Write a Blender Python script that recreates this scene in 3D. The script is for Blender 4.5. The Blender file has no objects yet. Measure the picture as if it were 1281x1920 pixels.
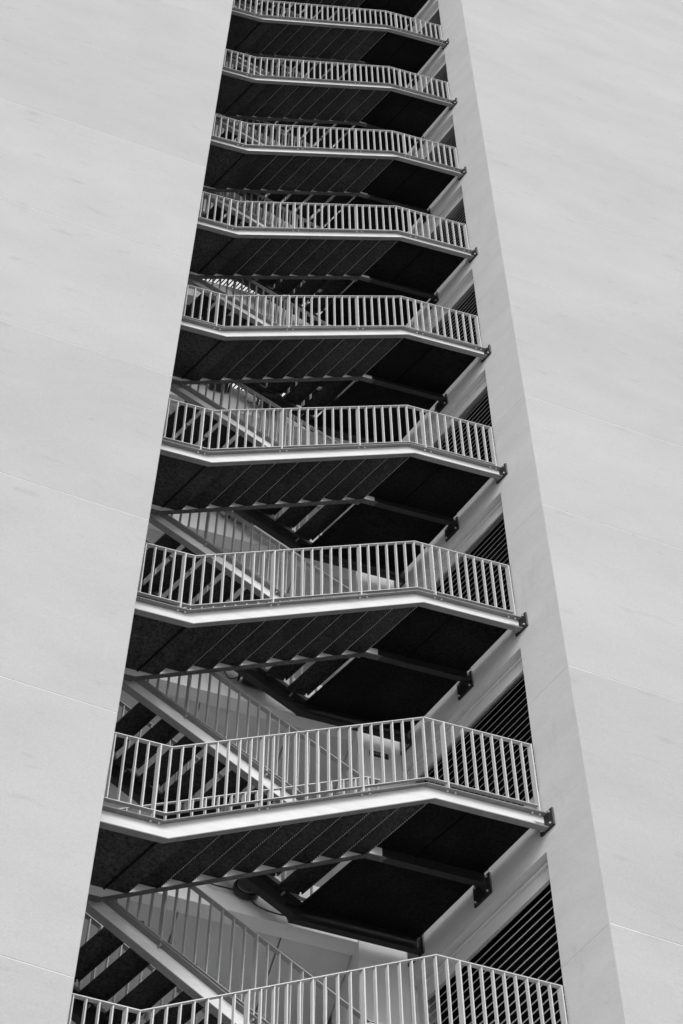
import bpy, bmesh, math, random
from mathutils import Vector, Matrix
random.seed(7)
SC = bpy.context.scene
COL = SC.collection

# ------------------------------------------------------------------ camera
CX, CY, CZ = -1.127, -10.617, -11.259
YAW, PITCH, ROLL = 0.1461, 1.1644, 0.1239
def cam_axes():
    cy, sy, cp, sp = math.cos(YAW), math.sin(YAW), math.cos(PITCH), math.sin(PITCH)
    f = Vector((sy*cp, cy*cp, sp)); r = Vector((cy, -sy, 0)); u = r.cross(f)
    c, s = math.cos(ROLL), math.sin(ROLL)
    return c*r+s*u, -s*r+c*u, f
r_, u_, f_ = cam_axes()
cd = bpy.data.cameras.new('camera'); cam = bpy.data.objects.new('camera', cd); COL.objects.link(cam)
cam.matrix_world = Matrix(((r_.x, u_.x, -f_.x, CX), (r_.y, u_.y, -f_.y, CY), (r_.z, u_.z, -f_.z, CZ), (0, 0, 0, 1)))
cd.sensor_fit = 'VERTICAL'; cd.sensor_height = 24; cd.lens = 4500/1920*24
cd.shift_x = (640.5-413.28)/1920; cd.shift_y = -(960-600)/1920
cd.clip_start = 0.1; cd.clip_end = 3000
SC.camera = cam
# ------------------------------------------------------------------ light
SUN_EL, SUN_AZ = math.radians(46), math.radians(184)     # azimuth clockwise from +Y: from the front
w = bpy.data.worlds.new('World'); SC.world = w; w.use_nodes = True
nt = w.node_tree; nt.nodes.clear()
sky = nt.nodes.new('ShaderNodeTexSky'); sky.sky_type = 'NISHITA'; sky.sun_disc = False
sky.sun_elevation = SUN_EL; sky.sun_rotation = SUN_AZ; sky.dust_density = 3
bwn = nt.nodes.new('ShaderNodeRGBToBW'); bg = nt.nodes.new('ShaderNodeBackground'); bg.inputs['Strength'].default_value = 0.15
wo = nt.nodes.new('ShaderNodeOutputWorld')
nt.links.new(sky.outputs[0], bwn.inputs[0]); nt.links.new(bwn.outputs[0], bg.inputs['Color']); nt.links.new(bg.outputs[0], wo.inputs['Surface'])
sl = bpy.data.lights.new('sun', 'SUN'); sl.energy = 1.1; sl.angle = math.radians(30); sl.color = (1, 1, 1)
so = bpy.data.objects.new('sun', sl); COL.objects.link(so)
sd = Vector((math.sin(SUN_AZ)*math.cos(SUN_EL), math.cos(SUN_AZ)*math.cos(SUN_EL), math.sin(SUN_EL)))
so.rotation_euler = sd.to_track_quat('Z', 'Y').to_euler(); so.location = (0, -20, 60)
SC.view_settings.view_transform = 'Standard'; SC.view_settings.look = 'None'; SC.view_settings.gamma = 1
SC.view_settings.exposure = 0.0

# ------------------------------------------------------------------ helpers
def mat(name, v, rough=0.6, var=0.0, scale=(3, 3, 3), metal=0.0, bump=0.0, bscale=40, spec=0.4, streak=None, fine=0, rnd=0, fs=55):
    m = bpy.data.materials.new(name); m.use_nodes = True; t = m.node_tree
    b = t.nodes['Principled BSDF']; b.inputs['Roughness'].default_value = rough; b.inputs['Metallic'].default_value = metal
    b.inputs['Specular IOR Level'].default_value = spec
    b.inputs['Base Color'].default_value = (v, v, v, 1)
    tc = t.nodes.new('ShaderNodeTexCoord')
    geo = t.nodes.new('ShaderNodeNewGeometry')
    if var:
        mp = t.nodes.new('ShaderNodeMapping'); mp.inputs['Scale'].default_value = scale
        t.links.new(geo.outputs['Position'], mp.inputs[0])
        n = t.nodes.new('ShaderNodeTexNoise'); n.inputs['Detail'].default_value = 7; n.inputs['Roughness'].default_value = 0.62; n.inputs['Scale'].default_value = 1
        t.links.new(mp.outputs[0], n.inputs['Vector'])
        r = t.nodes.new('ShaderNodeMapRange'); r.inputs[1].default_value = 0.3; r.inputs[2].default_value = 0.7
        r.inputs[3].default_value = v*(1-var); r.inputs[4].default_value = v*(1+var*0.6)
        t.links.new(n.outputs['Fac'], r.inputs[0]); out = r.outputs[0]
        if streak:
            mp2 = t.nodes.new('ShaderNodeMapping'); mp2.inputs['Scale'].default_value = streak[0]
            t.links.new(geo.outputs['Position'], mp2.inputs[0])
            n2 = t.nodes.new('ShaderNodeTexNoise'); n2.inputs['Detail'].default_value = 5; n2.inputs['Scale'].default_value = 1
            t.links.new(mp2.outputs[0], n2.inputs['Vector'])
            r2 = t.nodes.new('ShaderNodeMapRange'); r2.inputs[1].default_value = 0.62; r2.inputs[2].default_value = 0.75
            r2.inputs[3].default_value = 1; r2.inputs[4].default_value = 1-streak[1]
            t.links.new(n2.outputs['Fac'], r2.inputs[0])
            mm = t.nodes.new('ShaderNodeMath'); mm.operation = 'MULTIPLY'
            t.links.new(out, mm.inputs[0]); t.links.new(r2.outputs[0], mm.inputs[1]); out = mm.outputs[0]
        def mul(o1, node_out, a, bb, c, dd):
            q = t.nodes.new('ShaderNodeMapRange'); q.inputs[1].default_value = a; q.inputs[2].default_value = bb; q.inputs[3].default_value = c; q.inputs[4].default_value = dd
            t.links.new(node_out, q.inputs[0]); z = t.nodes.new('ShaderNodeMath'); z.operation = 'MULTIPLY'
            t.links.new(o1, z.inputs[0]); t.links.new(q.outputs[0], z.inputs[1]); return z.outputs[0]
        if fine:
            n3 = t.nodes.new('ShaderNodeTexNoise'); n3.inputs['Scale'].default_value = fs; n3.inputs['Detail'].default_value = 3
            t.links.new(geo.outputs['Position'], n3.inputs['Vector']); out = mul(out, n3.outputs['Fac'], .3, .7, 1-fine, 1+fine)
        if rnd:
            oi = t.nodes.new('ShaderNodeObjectInfo'); out = mul(out, oi.outputs['Random'], 0, 1, 1-rnd, 1+rnd)
        t.links.new(out, b.inputs['Base Color'])
    if bump:
        n = t.nodes.new('ShaderNodeTexNoise'); n.inputs['Scale'].default_value = bscale; n.inputs['Detail'].default_value = 4
        t.links.new(geo.outputs['Position'], n.inputs['Vector'])
        bp = t.nodes.new('ShaderNodeBump'); bp.inputs['Strength'].default_value = bump; bp.inputs['Distance'].default_value = 0.01
        t.links.new(n.outputs['Fac'], bp.inputs['Height']); t.links.new(bp.outputs[0], b.inputs['Normal'])
    return m
M = {
 'plaster': mat('smooth_painted_concrete', 0.55, 0.85, 0.07, (0.55, 0.55, 0.8), bump=0.5, bscale=11, spec=0.2, streak=((2.6, 2.6, 5.0), 0.10), fine=0.05, rnd=0.035),
 'reveal': mat('side_wall_paint', 0.70, 0.8, 0.08, (1, 1, 2), bump=0.25, bscale=14, spec=0.25, streak=((7, 7, 1.2), 0.08), fine=0.03),
 'seal': mat('joint_sealant', 0.85, 0.7),
 'groove': mat('dark_joint', 0.3, 0.9),
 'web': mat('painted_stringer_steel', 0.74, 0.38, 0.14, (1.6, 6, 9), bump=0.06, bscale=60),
 'flange': mat('shaded_flange_steel', 0.22, 0.5, 0.2, (6, 6, 6)),  # same steel as the web, underside shade put into the colour
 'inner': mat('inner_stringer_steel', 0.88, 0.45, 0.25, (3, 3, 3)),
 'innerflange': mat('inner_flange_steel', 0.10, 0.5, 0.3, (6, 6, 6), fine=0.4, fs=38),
 'rail': mat('painted_rail_steel', 0.57, 0.35, 0.06, (6, 6, 6)),
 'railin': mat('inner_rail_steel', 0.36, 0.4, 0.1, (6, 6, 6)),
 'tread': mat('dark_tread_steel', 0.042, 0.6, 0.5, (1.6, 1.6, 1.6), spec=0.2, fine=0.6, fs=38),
 'deck': mat('shade_dark_landing_steel', 0.009, 0.6, 0.6, (1.6, 1.6, 1.6), spec=0.12, fine=0.7, fs=38),  # right landing near black: its shade is put into the colour
 'glow': mat('light_diffuser', 0.8, 0.5),
 'slat': mat('grey_slats', 0.85, 0.5, 0.2, (4, 4, 1)),
 'shadewall': mat('corridor_shade_paint', 0.05, 0.9),  # darker copy of corridor paint, the unlit depth put into the colour
 'midwall': mat('grey_backing_board', 0.30, 0.9, 0.2),
 'leak_dashes': mat('light_leak_dashes', 0.12, 0.5),  # pale dashes paint in light leaking through the tread gaps
 'bracket': mat('bracket_and_shaded_steel', 0.02, 0.45, 0.4, (20, 20, 20)),  # brackets, and stringer lengths with shade put into their tone
 'bolt': mat('zinc_bolt', 0.6, 0.3, metal=0.6),
 'beam': mat('beam_paint', 0.92, 0.8, 0.08, (1, 1, 1), spec=0.2),
 'soffit': mat('corridor_soffit', 0.75, 0.9, 0.1, (1, 1, 1), spec=0.1),
 'core': mat('corridor_wall_paint', 0.82, 0.85, 0.1, (1, 1, 1), spec=0.1),
 'louvre': mat('louvre_aluminium', 0.46, 0.45, 0.1, (3, 3, 3)),
 'dark': mat('painted_room_dark', 0.01, 0.9, spec=0.0),
 'door': mat('door_paint', 0.4, 0.6),
 'lamp': mat('black_fitting', 0.03, 0.4),
 'lampgrey': mat('grey_fitting', 0.25, 0.5),
 'ground': mat('paving', 0.60, 0.9, 0.3, (0.3, 0.3, 0.3)),
}
_e = M['glow'].node_tree.nodes['Principled BSDF']; _e.inputs['Emission Color'].default_value = (1, 1, 1, 1); _e.inputs['Emission Strength'].default_value = 0.75
_t = M['leak_dashes'].node_tree; _g = _t.nodes.new('ShaderNodeNewGeometry'); _s = _t.nodes.new('ShaderNodeSeparateXYZ')
_m = _t.nodes.new('ShaderNodeMath'); _m.operation = 'MULTIPLY'; _m.inputs[1].default_value = 45
_f = _t.nodes.new('ShaderNodeMath'); _f.operation = 'FRACT'; _r = _t.nodes.new('ShaderNodeMapRange')
_r.inputs[1].default_value = .45; _r.inputs[2].default_value = .55; _r.inputs[3].default_value = .04; _r.inputs[4].default_value = .75
_t.links.new(_g.outputs['Position'], _s.inputs[0]); _t.links.new(_s.outputs['Y'], _m.inputs[0]); _t.links.new(_m.outputs[0], _f.inputs[0])
_t.links.new(_f.outputs[0], _r.inputs[0]); _t.links.new(_r.outputs[0], _t.nodes['Principled BSDF'].inputs['Base Color'])
SK, Y0 = 0.531, 1.131
def S(a, y, z): return Vector((a-SK*(y-Y0), y, z))          # stair coordinates (the stair meets the facade line obliquely)
WK, WC = 0.423, 4.648
def Wl(t, y, z): return Vector((WC-WK*y+t, y, z))           # side wall coordinates: t = distance into the wall

class MB:
    def __init__(s): s.v = []; s.f = []
    def hexa(s, pts):
        n = len(s.v); s.v += [tuple(p) for p in pts]
        s.f += [tuple(n+i for i in q) for q in ((0, 3, 2, 1), (4, 5, 6, 7), (0, 1, 5, 4), (1, 2, 6, 5), (2, 3, 7, 6), (3, 0, 4, 7))]
    def box(s, a0, a1, y0, y1, z0, z1, T=lambda a, y, z: (a, y, z)):
        s.hexa([T(a0, y0, z0), T(a1, y0, z0), T(a1, y1, z0), T(a0, y1, z0), T(a0, y0, z1), T(a1, y0, z1), T(a1, y1, z1), T(a0, y1, z1)])
    def strip(s, lo, hi, y0, y1, T=S):
        """extrude the band between two (a, z) polylines from y0 to y1"""
        for i in range(len(lo)-1):
            (a, z), (b, q), (c, r), (d, p) = lo[i], lo[i+1], hi[i+1], hi[i]
            s.hexa([T(a, y0, z), T(b, y0, q), T(b, y1, q), T(a, y1, z), T(d, y0, p), T(c, y0, r), T(c, y1, r), T(d, y1, p)])
    def tube(s, pts, r, n=6):
        for i in range(len(pts)-1):
            p, q = Vector(pts[i]), Vector(pts[i+1]); d = (q-p).normalized()
            x = d.orthogonal().normalized(); y = d.cross(x); k = len(s.v)
            for c in (p, q):
                for j in range(n):
                    t = 2*math.pi*j/n; s.v.append(tuple(c+x*r*math.cos(t)+y*r*math.sin(t)))
            for j in range(n): s.f.append((k+j, k+(j+1) % n, k+n+(j+1) % n, k+n+j))
            s.f.append(tuple(k+j for j in reversed(range(n)))); s.f.append(tuple(k+n+j for j in range(n)))
    def build(s, name, m, parent=None, bevel=0):
        me = bpy.data.meshes.new(name); me.from_pydata(s.v, [], s.f)
        bm = bmesh.new(); bm.from_mesh(me); bmesh.ops.recalc_face_normals(bm, faces=bm.faces); bm.to_mesh(me); bm.free()
        me.materials.append(M[m]); o = bpy.data.objects.new(name, me); COL.objects.link(o)
        if parent is not None: o.parent = parent
        if bevel:
            b = o.modifiers.new('bevel', 'BEVEL'); b.width = bevel; b.segments = 1; b.limit_method = 'ANGLE'
        return o
def tag(o, label, cat, group=None, kind=None):
    if label: o['label'] = label
    if cat: o['category'] = cat
    if group: o['group'] = group
    if kind: o['kind'] = kind
    return o
def empty(name, loc=(0, 0, 0)):
    o = bpy.data.objects.new(name, None); o.empty_display_size = 0.2; COL.objects.link(o); o.location = loc; return o
def kids(o): return [c for c in COL.objects if c.parent == o]
def copy_tree(o, parent=None):
    c = o.copy(); COL.objects.link(c)
    if parent is not None: c.parent = parent
    for ch in o.children: copy_tree(ch, c)
    return c

H = 3.5
DZ = {-2: -.07, -1: -.07, 0: 0, 1: .024, 2: .009, 3: -.011, 4: -.005, 5: 0, 6: .036, 7: .116, 8: .252, 9: .3}
ZB = {k: k*H+DZ[k] for k in DZ}
KS = list(range(-1, 9))
# levels at storey 0
ZL, ZR = 5.386, 6.974            # underside of the stringers at the lower (left) and upper (right) landing
AL, AR, AE, AS = 0.707, 3.078, 4.165, -1.0
YI, YB, YF = 1.875, 1.965, 2.77  # inner stringer of the outer flight / outer and far stringer of the inner flight
def AW(y): return WC-WK*y+SK*(y-Y0)
A1, GO, RI = 0.958, 0.265, (ZR-ZL)/9

# ------------------------------------------------------------------ ground
g = MB(); g.box(-400, 400, -400, 400, -13.2, -13.0)
tag(g.build('ground', 'ground'), None, None, kind='structure')
GZ = -13.0
TOP = 40.0

# ------------------------------------------------------------------ facade walls
FS = 0.065
def F(x, d, z):  return Vector((x, 0.666-FS*(4.366-x)+d, z))   # facade plane, d into the building
def facade(label, x0, x1, seams, white):
    root = empty('facade_wall', F(x0, 0, GZ)); tag(root, label, 'wall', 'pale concrete walls either side of the stair slot')
    inv = Matrix.Translation(-root.location)
    zs = [GZ]+seams+[TOP]
    for i in range(len(zs)-1):
        m = MB(); m.box(x0, x1, 0, 0.3, zs[i]+(0.006 if i else 0), zs[i+1]-0.006, F)
        o = m.build('wall_panel', 'plaster', root, 0.004); o.matrix_parent_inverse = inv
    for z in seams:
        m = MB(); m.box(x0+.003, x1-.003, 0.002, 0.28, z-0.0045, z+0.0045, F)
        o = m.build('joint_seal', 'seal' if white(z) else 'groove', root); o.matrix_parent_inverse = inv
    return root
facade('pale concrete facade wall left of the stair slot, with thin horizontal panel joints', -14.0, 0.041,
       [-8.0, -4.5, -1.0, 2.44, 5.89, 9.34, 12.72, 16.15, 19.6, 23.1, 26.6, 30.1, 33.6], lambda z: True)
facade('pale concrete facade wall right of the stair slot, beyond the grey side wall', 4.366, 22.0,
       [-8.0, -5.0, -1.6, 1.7, 5.09, 9.13, 12.54, 15.42, 19.42, 22.78, 25.63, 29.3, 32.8], lambda z: True)

# ------------------------------------------------------------------ side wall (right of the stairs) with louvred openings
root = empty('side_wall', Wl(0, .68, GZ)); tag(root, 'grey inner side wall of the slot right of the stairs, with a louvred opening on every storey', 'wall')
inv = Matrix.Translation(-root.location)
def sub(o): o.matrix_parent_inverse = inv; return o
YO0, YO1 = 1.222, 3.01
m = MB(); prev = GZ
SEAMR = [5.09, 9.13, 12.54, 15.42, 19.42, 22.78, 25.63]
zz = [GZ]+SEAMR+[TOP]
for i in range(len(zz)-1):
    m.hexa([Wl(0, .668, zz[i]+.004), Wl(.28, .668+.28*FS, zz[i]+.004), Wl(.28, YO0, zz[i]+.004), Wl(0, YO0, zz[i]+.004),
            Wl(0, .668, zz[i+1]), Wl(.28, .668+.28*FS, zz[i+1]), Wl(.28, YO0, zz[i+1]), Wl(0, YO0, zz[i+1])])
sub(m.build('pier', 'reveal', root))
m = MB()
for z in SEAMR:
    m = MB(); m.box(.003, .05, .70, YO0-.003, z-.0005, z+.0045, Wl); sub(m.build('pier_joint', 'groove', root))
SILL, HEAD = 4.13, 6.72
for k in range(-3, 11):
    zb = ZB.get(k, k*H+(0 if k < 0 else .3)); zn = ZB.get(k+1, (k+1)*H+(0 if k < 0 else .3))
    m = MB(); m.box(0, .28, YO0, YO1, HEAD+zb, SILL+zn, Wl); sub(m.build('spandrel_beam', 'reveal', root))
    if k < -2 or k > 8: continue
    # head frame set back in the opening, louvre blades below, black sheet behind painting in the unlit room
    fr = MB()
    fr.box(.10, .14, YO0, YO1, HEAD-.23+zb, HEAD+zb, Wl); fr.box(.075, .10, YO0, YO1, HEAD-.052+zb, HEAD-.012+zb, Wl)
    fr.box(.10, .14, YO1-.09, YO1, SILL+zb, HEAD-.23+zb, Wl)
    fr.box(.10, .14, YO0, YO0+.03, SILL+zb, HEAD-.23+zb, Wl)
    lo = sub(fr.build('louvre_frame', 'reveal', root))
    bl = MB(); z = SILL+zb+.05
    while z < HEAD+zb-.27:
        bl.hexa([Wl(.085, YO0+.03, z), Wl(.115, YO0+.03, z+.06), Wl(.115, YO1-.09, z+.06), Wl(.085, YO1-.09, z),
                 Wl(.089, YO0+.03, z-.003), Wl(.119, YO0+.03, z+.055), Wl(.119, YO1-.09, z+.055), Wl(.089, YO1-.09, z-.003)])
        z += .118
    bl.build('louvre_blades', 'louvre', lo)
    bk = MB(); bk.box(.27, .28, YO0, YO1, SILL+zb, HEAD+zb, Wl); sub(bk.build('opening_back', 'dark', root))
m = MB(); m.box(0, .28, YO1, 8.0, GZ, TOP, Wl); sub(m.build('deep_wall', 'reveal', root))

# ------------------------------------------------------------------ building core behind the stairs
YC = 3.0
root = empty('building_core', (0, YC, GZ)); tag(root, 'painted concrete building core behind the stairs, with a beam, soffit and corridor wall per storey', 'building')
inv = Matrix.Translation(-root.location)
FB = {0: 7.17, 1: 10.81, 2: 14.33, 3: 17.84, 4: 21.34, 5: 24.84, 6: 28.4, 7: 31.9, 8: 35.5, -1: 3.67, -2: .17}
YBK = 4.5
FB[9] = 39.0
for k in range(-2, 10):
    z0 = FB[k]
    if k <= 4:
        m = MB(); m.box(-4, 2.90, YC, YC+.16, z0, z0+.70); sub(m.build('edge_beam', 'beam', root))
    else:
        m = MB(); x = -1.6
        while x < 2.85: m.box(x, x+.034, YC-.02, YC+.015, z0-.03, z0+1.7); x += .058
        sub(m.build('slat_panel', 'slat', root))
        m = MB(); m.box(-4, 2.90, YC+.02, YC+.16, z0, z0+1.65); sub(m.build('edge_beam', 'midwall', root))
    m = MB(); x = -4.0
    for x1 in (-1.6, -.2, 1.2, 2.2, 2.90):      # ceiling boards with open joints
        m.box(x+.008, x1-.008, YC+.16, YBK, z0+.04, z0+.10); x = x1
    sub(m.build('soffit', 'shadewall' if k in (4, 5) else 'soffit', root))
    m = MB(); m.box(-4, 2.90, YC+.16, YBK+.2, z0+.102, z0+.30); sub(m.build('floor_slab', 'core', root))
    m = MB(); m.box(-4, 2.90, YBK, YBK+.2, z0+.30, FB.get(k+1, 42)+.1); sub(m.build('corridor_wall', 'shadewall' if k in (3, 4, 5) else 'core', root))
# pier between the corridor and the side wall
m = MB(); m.hexa([(2.90, YC-.02, GZ), Wl(-.003, YC-.02, GZ), Wl(-.003, 6.0, GZ), (2.90, 6.0, GZ), (2.90, YC-.02, TOP), Wl(-.003, YC-.02, TOP), Wl(-.003, 6.0, TOP), (2.90, 6.0, TOP)])
# (wedge narrows with depth; clamp)
m.v = []; m.f = []
m.hexa([(2.90, YC-.02, GZ), Wl(-.003, YC-.02, GZ), Wl(-.003, 3.9, GZ), (2.90, 3.9, GZ), (2.90, YC-.02, TOP), Wl(-.003, YC-.02, TOP), Wl(-.003, 3.9, TOP), (2.90, 3.9, TOP)])
sub(m.build('corner_pier', 'core', root))
# left enclosure

# ------------------------------------------------------------------ outer stair flight (one per storey)
NAME = {-1: 'tenth', 0: 'ninth', 1: 'eighth', 2: 'seventh', 3: 'sixth', 4: 'fifth', 5: 'fourth', 6: 'third', 7: 'second', 8: 'first', 9: 'highest'}
def channel(lo, hi, yf, yw, web, fl, parent, name='stringer', outward=True):
    """steel channel: web between yw and yw+.01, flanges from yf to yw; lo/hi are (a, z) polylines"""
    t = 0.012
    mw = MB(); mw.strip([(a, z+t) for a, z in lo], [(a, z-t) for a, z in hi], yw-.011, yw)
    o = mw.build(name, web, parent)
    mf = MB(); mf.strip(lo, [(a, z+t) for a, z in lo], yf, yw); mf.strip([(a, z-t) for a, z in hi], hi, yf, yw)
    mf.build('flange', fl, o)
    return o
def zl(a, pts):
    for (a0, z0), (a1, z1) in zip(pts, pts[1:]):
        if a <= a1 or (a1, z1) == pts[-1]: return z0+(z1-z0)*(a-a0)/(a1-a0)
def railing(parent, top, bot, y, base, balus, posts, matn, endpost=True, wy=.036):
    """top, bot: (a, z) polylines; balus: list of a on the top rail paired with a on the bottom rail; posts = indices"""
    m = MB(); m.strip([(a, z-.012) for a, z in top], top, y-wy/2, y+wy/2)
    hr = m.build('railing', matn, parent)
    m = MB(); m.strip([(a, z-.010) for a, z in bot], bot, y-wy/2, y+wy/2); m.build('bottom_rail', matn, hr)
    for i, (at, ab) in enumerate(balus):
        zt, zb_ = zl(at, top)-.012, zl(ab, bot)
        m = MB()
        if i in posts:
            f = (zt-base(ab))/(zt-zb_); ab2 = at+(ab-at)*f; z2 = base(ab)
            t, wd = .006, .022
            m.hexa([S(ab2-t, y-wd, z2), S(ab2+t, y-wd, z2), S(ab2+t, y+wd, z2), S(ab2-t, y+wd, z2), S(at-t, y-wd, zt), S(at+t, y-wd, zt), S(at+t, y+wd, zt), S(at-t, y+wd, zt)])
            m.build('post', matn, hr)
        else:
            t, wd = .0048, .0125
            m.hexa([S(ab-t, y-wd, zb_), S(ab+t, y-wd, zb_), S(ab+t, y+wd, zb_), S(ab-t, y+wd, zb_), S(at-t, y-wd, zt), S(at+t, y-wd, zt), S(at+t, y+wd, zt), S(at-t, y+wd, zt)])
            m.build('baluster', matn, hr)
    return hr
def end_bracket(parent, y0, y1, z0, z1, a_end, ystr):
    m = MB(); m.box(-.022, -.002, y0, y1, z0, z1, Wl)
    o = m.build('bracket', 'bracket', parent, 0.003)
    for yy in (y0+.03, y1-.03):
        for q in (z0+.045, z1-.045):
            c = Wl(-.022, yy, q); m = MB(); m.tube([c, c+Vector((-.016, 0, 0))], .011, 8); m.build('bolt', 'bolt', o)
    # triangular gusset under the stringer end
    m = MB(); t = .006; yy = ystr
    p = [Wl(-.02, yy, z0+.01), Wl(-.02, yy, z0+.13), Wl(-.13, yy, z0+.13)]
    m.v = [tuple(v) for v in p]+[tuple(v+Vector((0, t, 0))) for v in p]; m.f = [(0, 1, 2), (5, 4, 3), (0, 3, 4, 1), (1, 4, 5, 2), (2, 5, 3, 0)]
    m.build('gusset', 'bracket', o)
def make_outer():
    root = empty('outer_stair_flight', (0, 0, 0))
    lo = [(AS, ZL), (AL, ZL), (AR, ZR), (AE, ZR)]
    hi = [(AS, ZL+.248), (.654, ZL+.248), (3.015, ZR+.232), (AE, ZR+.232)]
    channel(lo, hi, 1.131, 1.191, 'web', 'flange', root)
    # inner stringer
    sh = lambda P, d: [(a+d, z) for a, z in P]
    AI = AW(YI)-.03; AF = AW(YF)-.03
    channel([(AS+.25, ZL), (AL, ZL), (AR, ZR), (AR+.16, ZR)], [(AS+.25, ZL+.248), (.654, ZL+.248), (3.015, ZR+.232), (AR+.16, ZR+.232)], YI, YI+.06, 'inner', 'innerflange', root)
    channel([(AR+.16, ZR), (AI, ZR)], [(AR+.16, ZR+.232), (AI, ZR+.232)], YI, YI+.06, 'bracket', 'bracket', root)  # same stringer continued, shade under the landing put into its colour
    # landing stringers on the far side
    channel([(AR, ZR), (AF, ZR)], [(3.015, ZR+.232), (AF, ZR+.232)], YF, YF+.06, 'bracket', 'bracket', root)  # stringer coloured near black to paint in the shade back here
    channel([(AS, ZL), (AL, ZL)], [(AS, ZL+.248), (.654, ZL+.248)], YF, YF+.06, 'inner', 'bracket', root)
    # treads: bent plates with a down-turned front edge
    ya, yb = 1.193, YI+.047
    for i in range(1, 9):
        a = A1+(i-1)*GO; z = ZL+.205+RI*i
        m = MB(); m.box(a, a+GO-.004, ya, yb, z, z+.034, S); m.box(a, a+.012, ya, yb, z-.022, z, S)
        t = m.build('tread', 'tread', root, 0)
        n = MB(); n.box(a+GO-.010, a+GO-.006, ya, yb, z-.014, z-.001, S); n.build('dashed_strip', 'leak_dashes', t)  # strip added at the tread back to carry painted light-leak dashes
    def landing(parts, z, ribs, mm='tread'):
        m = MB()
        for a0, a1, y1 in parts: m.box(a0, a1, ya, y1, z, z+.03, S)
        o = m.build('landing', mm, root)
        r = MB()
        for a in ribs: r.box(a-.007, a+.007, ya+.01, YF-.01, z-.02, z+.028, S)
        r.build('rib', 'deck', o)
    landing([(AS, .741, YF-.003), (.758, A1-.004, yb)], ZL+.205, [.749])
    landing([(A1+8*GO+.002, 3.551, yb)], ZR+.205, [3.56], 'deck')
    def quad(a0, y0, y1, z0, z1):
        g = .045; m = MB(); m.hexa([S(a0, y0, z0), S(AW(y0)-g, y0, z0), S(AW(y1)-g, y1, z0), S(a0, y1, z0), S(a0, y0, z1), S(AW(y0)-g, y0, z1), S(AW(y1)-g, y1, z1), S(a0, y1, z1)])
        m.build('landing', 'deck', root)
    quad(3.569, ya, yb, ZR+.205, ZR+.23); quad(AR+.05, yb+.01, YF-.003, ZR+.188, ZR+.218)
    # outer railing
    HL, HR, HE = (.692, 6.841), (3.065, 8.399), (4.138, 8.399)
    BL, BR, BE = (.705, 5.834), (3.076, 7.390), (4.143, 7.390)
    top = [(AS, HL[1]), HL, HR, HE]; bot = [(AS, BL[1]), BL, BR, BE]
    bal = []; posts = []
    for i in range(-15, 0): bal.append((HL[0]+.103*i, BL[0]+.103*i))
    for i in range(23): f = i/23; bal.append((HL[0]+f*(HR[0]-HL[0]), BL[0]+f*(BR[0]-BL[0])))
    for i in range(11): f = i/11; bal.append((HR[0]+f*(HE[0]-HR[0]), BR[0]+f*(BE[0]-BR[0])))
    bal.append((HE[0]-.006, BE[0]-.006))
    posts = [15-10, 15-1, 15+8, 15+17, 15+25, len(bal)-1]
    base = lambda a: zl(a, [(AS, ZL+.25), (.654, ZL+.25), (3.015, ZR+.234), (AE, ZR+.234)])
    hr = railing(root, top, bot, 1.21-.0, base, bal, posts, 'rail')
    for a in [bal[i][1]+da for i in posts[1:-1] for da in (-.045, .03)]+[4.03, 4.10]:
        z = base(a)-.014; m = MB(); m.tube([S(a, 1.158, z), S(a, 1.158, z-.016)], .011, 8); m.build('bolt', 'bolt', hr)
    # railing on the inner side of the flight
    top = [(.66, 6.66), (3.065, 8.22), (3.20, 8.22)]; bot = [(.70, 5.834), (3.076, 7.390), (3.20, 7.39)]
    bal = [(.70+.1187*i, .72+.1187*i) for i in range(21)]
    railing(root, top, bot, YI+.02, base, bal, [0, 10, 20], 'rail', wy=.03)
    end_bracket(root, 1.075, 1.245, ZR-.01, ZR+.255, AE, 1.18)
    end_bracket(root, 1.885, 2.10, ZR-.10, ZR+.205, AE, YI+.05)
    end_bracket(root, 2.765, 2.97, ZR-.02, ZR+.28, AE, YF+.05)
    return root
outer = make_outer()
def place(proto, k, first):
    o = proto if first else copy_tree(proto)
    o.location = (0, 0, ZB[k]); return o
for n, k in enumerate(KS):
    o = outer if n == 0 else copy_tree(outer)
    o.location = (0, 0, ZB[k])
    lab = {-1: 'lowest outer stair flight, only its railing showing at the bottom edge', 8: 'topmost outer stair flight, only its dark underside showing at the top edge'}.get(
        k, 'pale steel outer stair flight with vertical bar railing, %s from the top' % NAME[k])
    tag(o, lab, 'stair flight', 'outer stair flights climbing to the right')

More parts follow.
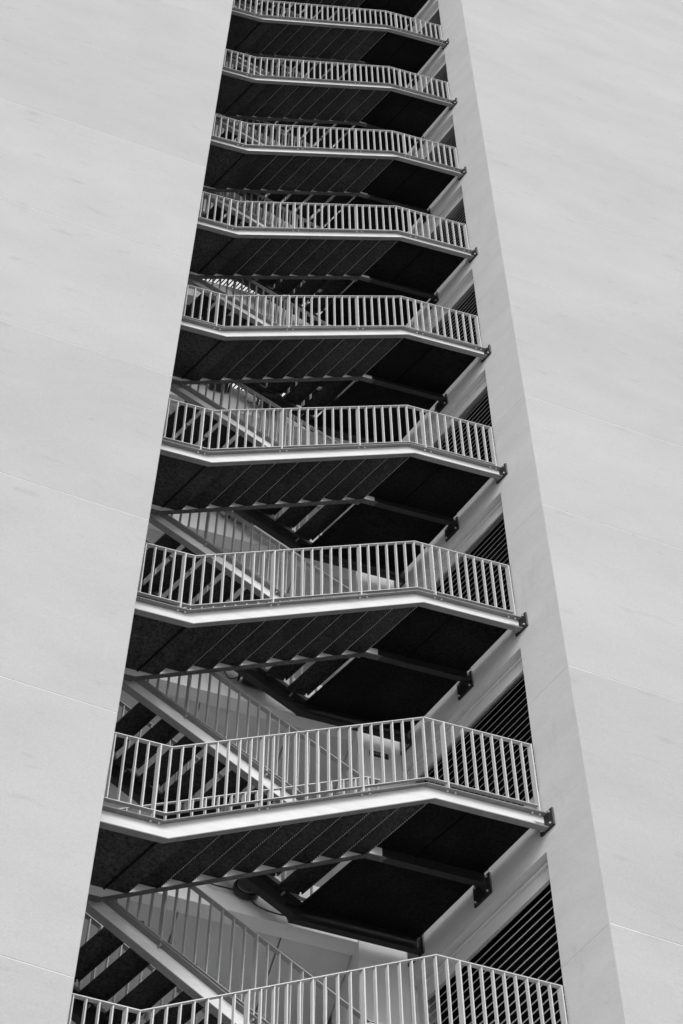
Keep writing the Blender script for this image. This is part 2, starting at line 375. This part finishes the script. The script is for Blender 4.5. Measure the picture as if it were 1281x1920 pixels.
# ------------------------------------------------------------------ inner stair flight, rising to the left behind the outer one
def make_inner():
    root = empty('inner_stair_flight', (0, 0, 0))
    ZQ = ZR-H
    a0, a1 = .66, 3.10
    lo = [(a0, ZL-.01), (a1, ZQ)]; hi = [(a0+.05, ZL+.235), (a1+.06, ZQ+.232)]
    channel([(a0, ZL-.01), (a1-.16, ZQ+.125), (a1+.02, ZQ+.125)], [(a0+.05, ZL+.235), (a1-.10, ZQ+.357), (a1+.02, ZQ+.262)], YB, YB+.06, 'web', 'flange', root)
    channel([(a0, ZL-.01), (a1, ZQ)], [(a0+.05, ZL+.235), (a1+.06, ZQ+.232)], YF-.01, YF+.05, 'bracket', 'bracket', root)  # far stringer darkened, shade behind the flight put into its colour
    N = 10; rise = (ZL-ZQ)/N; go = (a1-a0)/N
    for i in range(1, N):
        ar = a1+.05-go*(i-1); z = ZQ+.19+rise*i
        m = MB(); m.box(ar-go+.012, ar, YB+.062, YF-.012, z, z+.034, S); m.box(ar-.010, ar, YB+.062, YF-.012, z-.03, z, S)
        m.box(ar-go+.02, ar-.03, YB+.063, YB+.07, z-.045, z, S); m.box(ar-go+.02, ar-.03, YF-.02, YF-.013, z-.045, z, S)
        t = m.build('tread', 'tread', root)
        n = MB(); n.box(ar+.0005, ar+.003, YB+.062, YF-.012, z-.028, z+.03, S); n.build('dashed_strip', 'leak_dashes', t)  # front edge with the same painted light dashes
    slope = lambda off, d0=0, d1=0: [(a0+d0, ZL+off), (a1+d1, ZQ+off)]
    base = lambda a: zl(a, [(a0, ZL+.235), (a1, ZQ+.235)])
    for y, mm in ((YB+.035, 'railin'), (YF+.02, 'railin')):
        top = [(a0, ZL+1.33), (a1+.05, ZQ+1.33), (a1+.17, ZQ+1.33)]; bot = [(a0, ZL+.33), (a1+.05, ZQ+.33), (a1+.17, ZQ+.33)]
        bal = [(a0+.05+.1035*i, a0+.05+.1035*i) for i in range(24)]+[(a1+.165, a1+.165)]
        railing(root, top, bot, y, base, bal, [0, 6, 14, 22], mm, wy=.04)
    return root
inner = make_inner()
for n, k in enumerate(range(-1, 10)):
    o = inner if n == 0 else copy_tree(inner)
    o.location = (0, 0, ZB[k])
    lab = {-1: 'lowest inner stair flight, mostly below the bottom edge', 9: 'topmost inner stair flight, barely glimpsed at the top edge'}.get(
        k, 'inner stair flight meeting the left landing of the %s outer flight from the top' % NAME[k])
    tag(o, lab, 'stair flight', 'inner stair flights climbing to the left')

# ------------------------------------------------------------------ ceiling strip lights with slatted diffusers in the upper corridors
def strip_light(z, x0, x1, y, label):
    r = empty('strip_light', (x0, y, z)); tag(r, label, 'ceiling light', 'slatted strip lights on the corridor ceilings')
    m = MB(); m.box(-.03, x1-x0+.03, -.12, .14, -.03, 0); m.build('housing', 'lamp', r)
    m = MB(); x = 0
    while x < x1-x0:
        T = lambda a, yy, zz: (a-.5*yy, yy, zz)
        m.box(x, x+.032, -.10, .12, -.045, -.031, T); x += .062
    m.build('diffuser', 'glow', r)
for j, x0, x1, y, w in ((4, 1.10, 1.88, 4.25, 'sixth'), (4, 2.08, 2.3, 4.25, 'sixth'), (5, .62, 1.72, 4.12, 'fifth'), (5, 1.84, 2.08, 4.12, 'fifth'), (5, 2.28, 2.6, 4.14, 'fifth'),
                        (6, 1.22, 1.56, 4.0, 'fourth'), (7, 1.60, 1.75, 3.88, 'third'), (7, 1.95, 2.35, 3.86, 'third')):
    strip_light(FB[j]+.04, x0, x1, y, ('short' if x1-x0 < .5 else 'long')+' bright slatted strip light behind the %s inner flight from the top, ' % w + ('rightmost' if x1 > 2.25 else 'leftmost' if (j, x0) in ((4, 1.10), (5, .62), (7, 1.6)) else 'middle' if j == 5 else 'alone'))

# ------------------------------------------------------------------ fittings
def cable(parent, pts, r=.008):
    P = [Vector(p) for p in pts]; out = []
    for i in range(len(P)-1):
        p0, p1, p2, p3 = P[max(i-1, 0)], P[i], P[i+1], P[min(i+2, len(P)-1)]
        for j in range(6):
            t = j/6; out.append(.5*((2*p1)+(p2-p0)*t+(2*p0-5*p1+4*p2-p3)*t*t+(3*p1-p0-3*p2+p3)*t**3))
    out.append(P[-1]); m = MB(); m.tube(out, r, 5); return m.build('cable', 'lamp', parent)
r0 = empty('round_lamp', (1.79, 2.95, 7.49)); tag(r0, 'black round lamp hanging on a looped cable below the second lowest outer flight', 'lamp')
m = MB(); m.tube([(0, .04, 0), (0, -.03, 0)], .13, 20); m.build('lamp_housing', 'lamp', r0, .01)
m = MB(); m.tube([(0, -.03, 0), (0, -.045, 0)], .10, 20); m.build('lamp_lens', 'lampgrey', r0)
cable(r0, [(-.42, .03, .16), (-.36, .02, -.02), (-.15, 0, -.06), (0, 0, -.10), (.12, 0, -.22), (.32, 0, -.26), (.60, .03, -.18)])
def flood(name, label, loc, s=1.0, mm='lamp'):
    r = empty(name, loc); tag(r, label, 'floodlight', 'boxy floodlights on the beams')
    m = MB(); m.hexa([(-.16*s, -.16*s, -.05*s), (.16*s, -.16*s, -.05*s), (.14*s, .03, -.10*s), (-.14*s, .03, -.10*s), (-.16*s, -.16*s, .03*s), (.16*s, -.16*s, .03*s), (.14*s, .03, .06*s), (-.14*s, .03, .06*s)])
    m.build('lamp_housing', mm, r, .008)
    m = MB(); m.box(-.02, .02, .0, .05, -.03, .03); m.box(-.19*s, -.17*s, -.05, .04, -.03, .08); m.box(.17*s, .19*s, -.05, .04, -.03, .08); m.build('lamp_bracket', 'bracket', r)
    cable(r, [(-.15*s, 0, .02), (-.28*s, .02, -.05), (-.36*s, .04, .14)], .006)
flood('floodlight', 'black boxy floodlight with a cable under the eighth outer flight from the top', (1.74, 2.95, 11.18), 1.0)
flood('floodlight', 'grey boxy floodlight on the beam under the seventh outer flight from the top', (1.44, 2.95, 14.80), .85, 'lampgrey')
flood('floodlight', 'black boxy floodlight on the beam under the sixth outer flight from the top', (.95, 2.95, 18.35), .85)
flood('floodlight', 'black floodlight with looped cables right of the smaller one under the sixth outer flight', (1.69, 2.93, 18.16), 1.0)
flood('floodlight', 'small grey floodlight right of the other one under the seventh outer flight', (1.95, 2.95, 14.83), .6, 'lampgrey')
# door and sign
d = empty('corridor_door', (2.3, YBK, 7.35)); tag(d, 'pale corridor door behind the stairs near the bottom of the photo', 'door')
m = MB(); m.box(0, .55, -.03, -.002, .15, 2.3); m.build('door_leaf', 'door', d)
m = MB(); m.box(-.05, 0, -.05, -.002, .15, 2.35); m.box(.55, .6, -.05, -.002, .15, 2.35); m.box(0, .55, -.05, -.002, 2.3, 2.35); m.build('door_frame', 'core', d)
m = MB(); m.box(.45, .5, -.06, -.03, 1.1, 1.22); m.build('door_handle', 'bolt', d)
s = empty('wall_sign', (3.03, YC-.02, 10.34)); tag(s, 'small dark sign plate with pale lettering on the pier behind the stairs', 'sign')
m = MB(); m.box(0, .21, -.012, -.001, 0, .085); m.build('sign_plate', 'lamp', s)
m = MB(); x = .02
for wd in (.02, .018, .022, .018, .02, .016, .02):
    m.box(x, x+wd-.006, -.0145, -.0125, .026, .058); x += wd+.004
m.build('sign_lettering', 'railin', s)
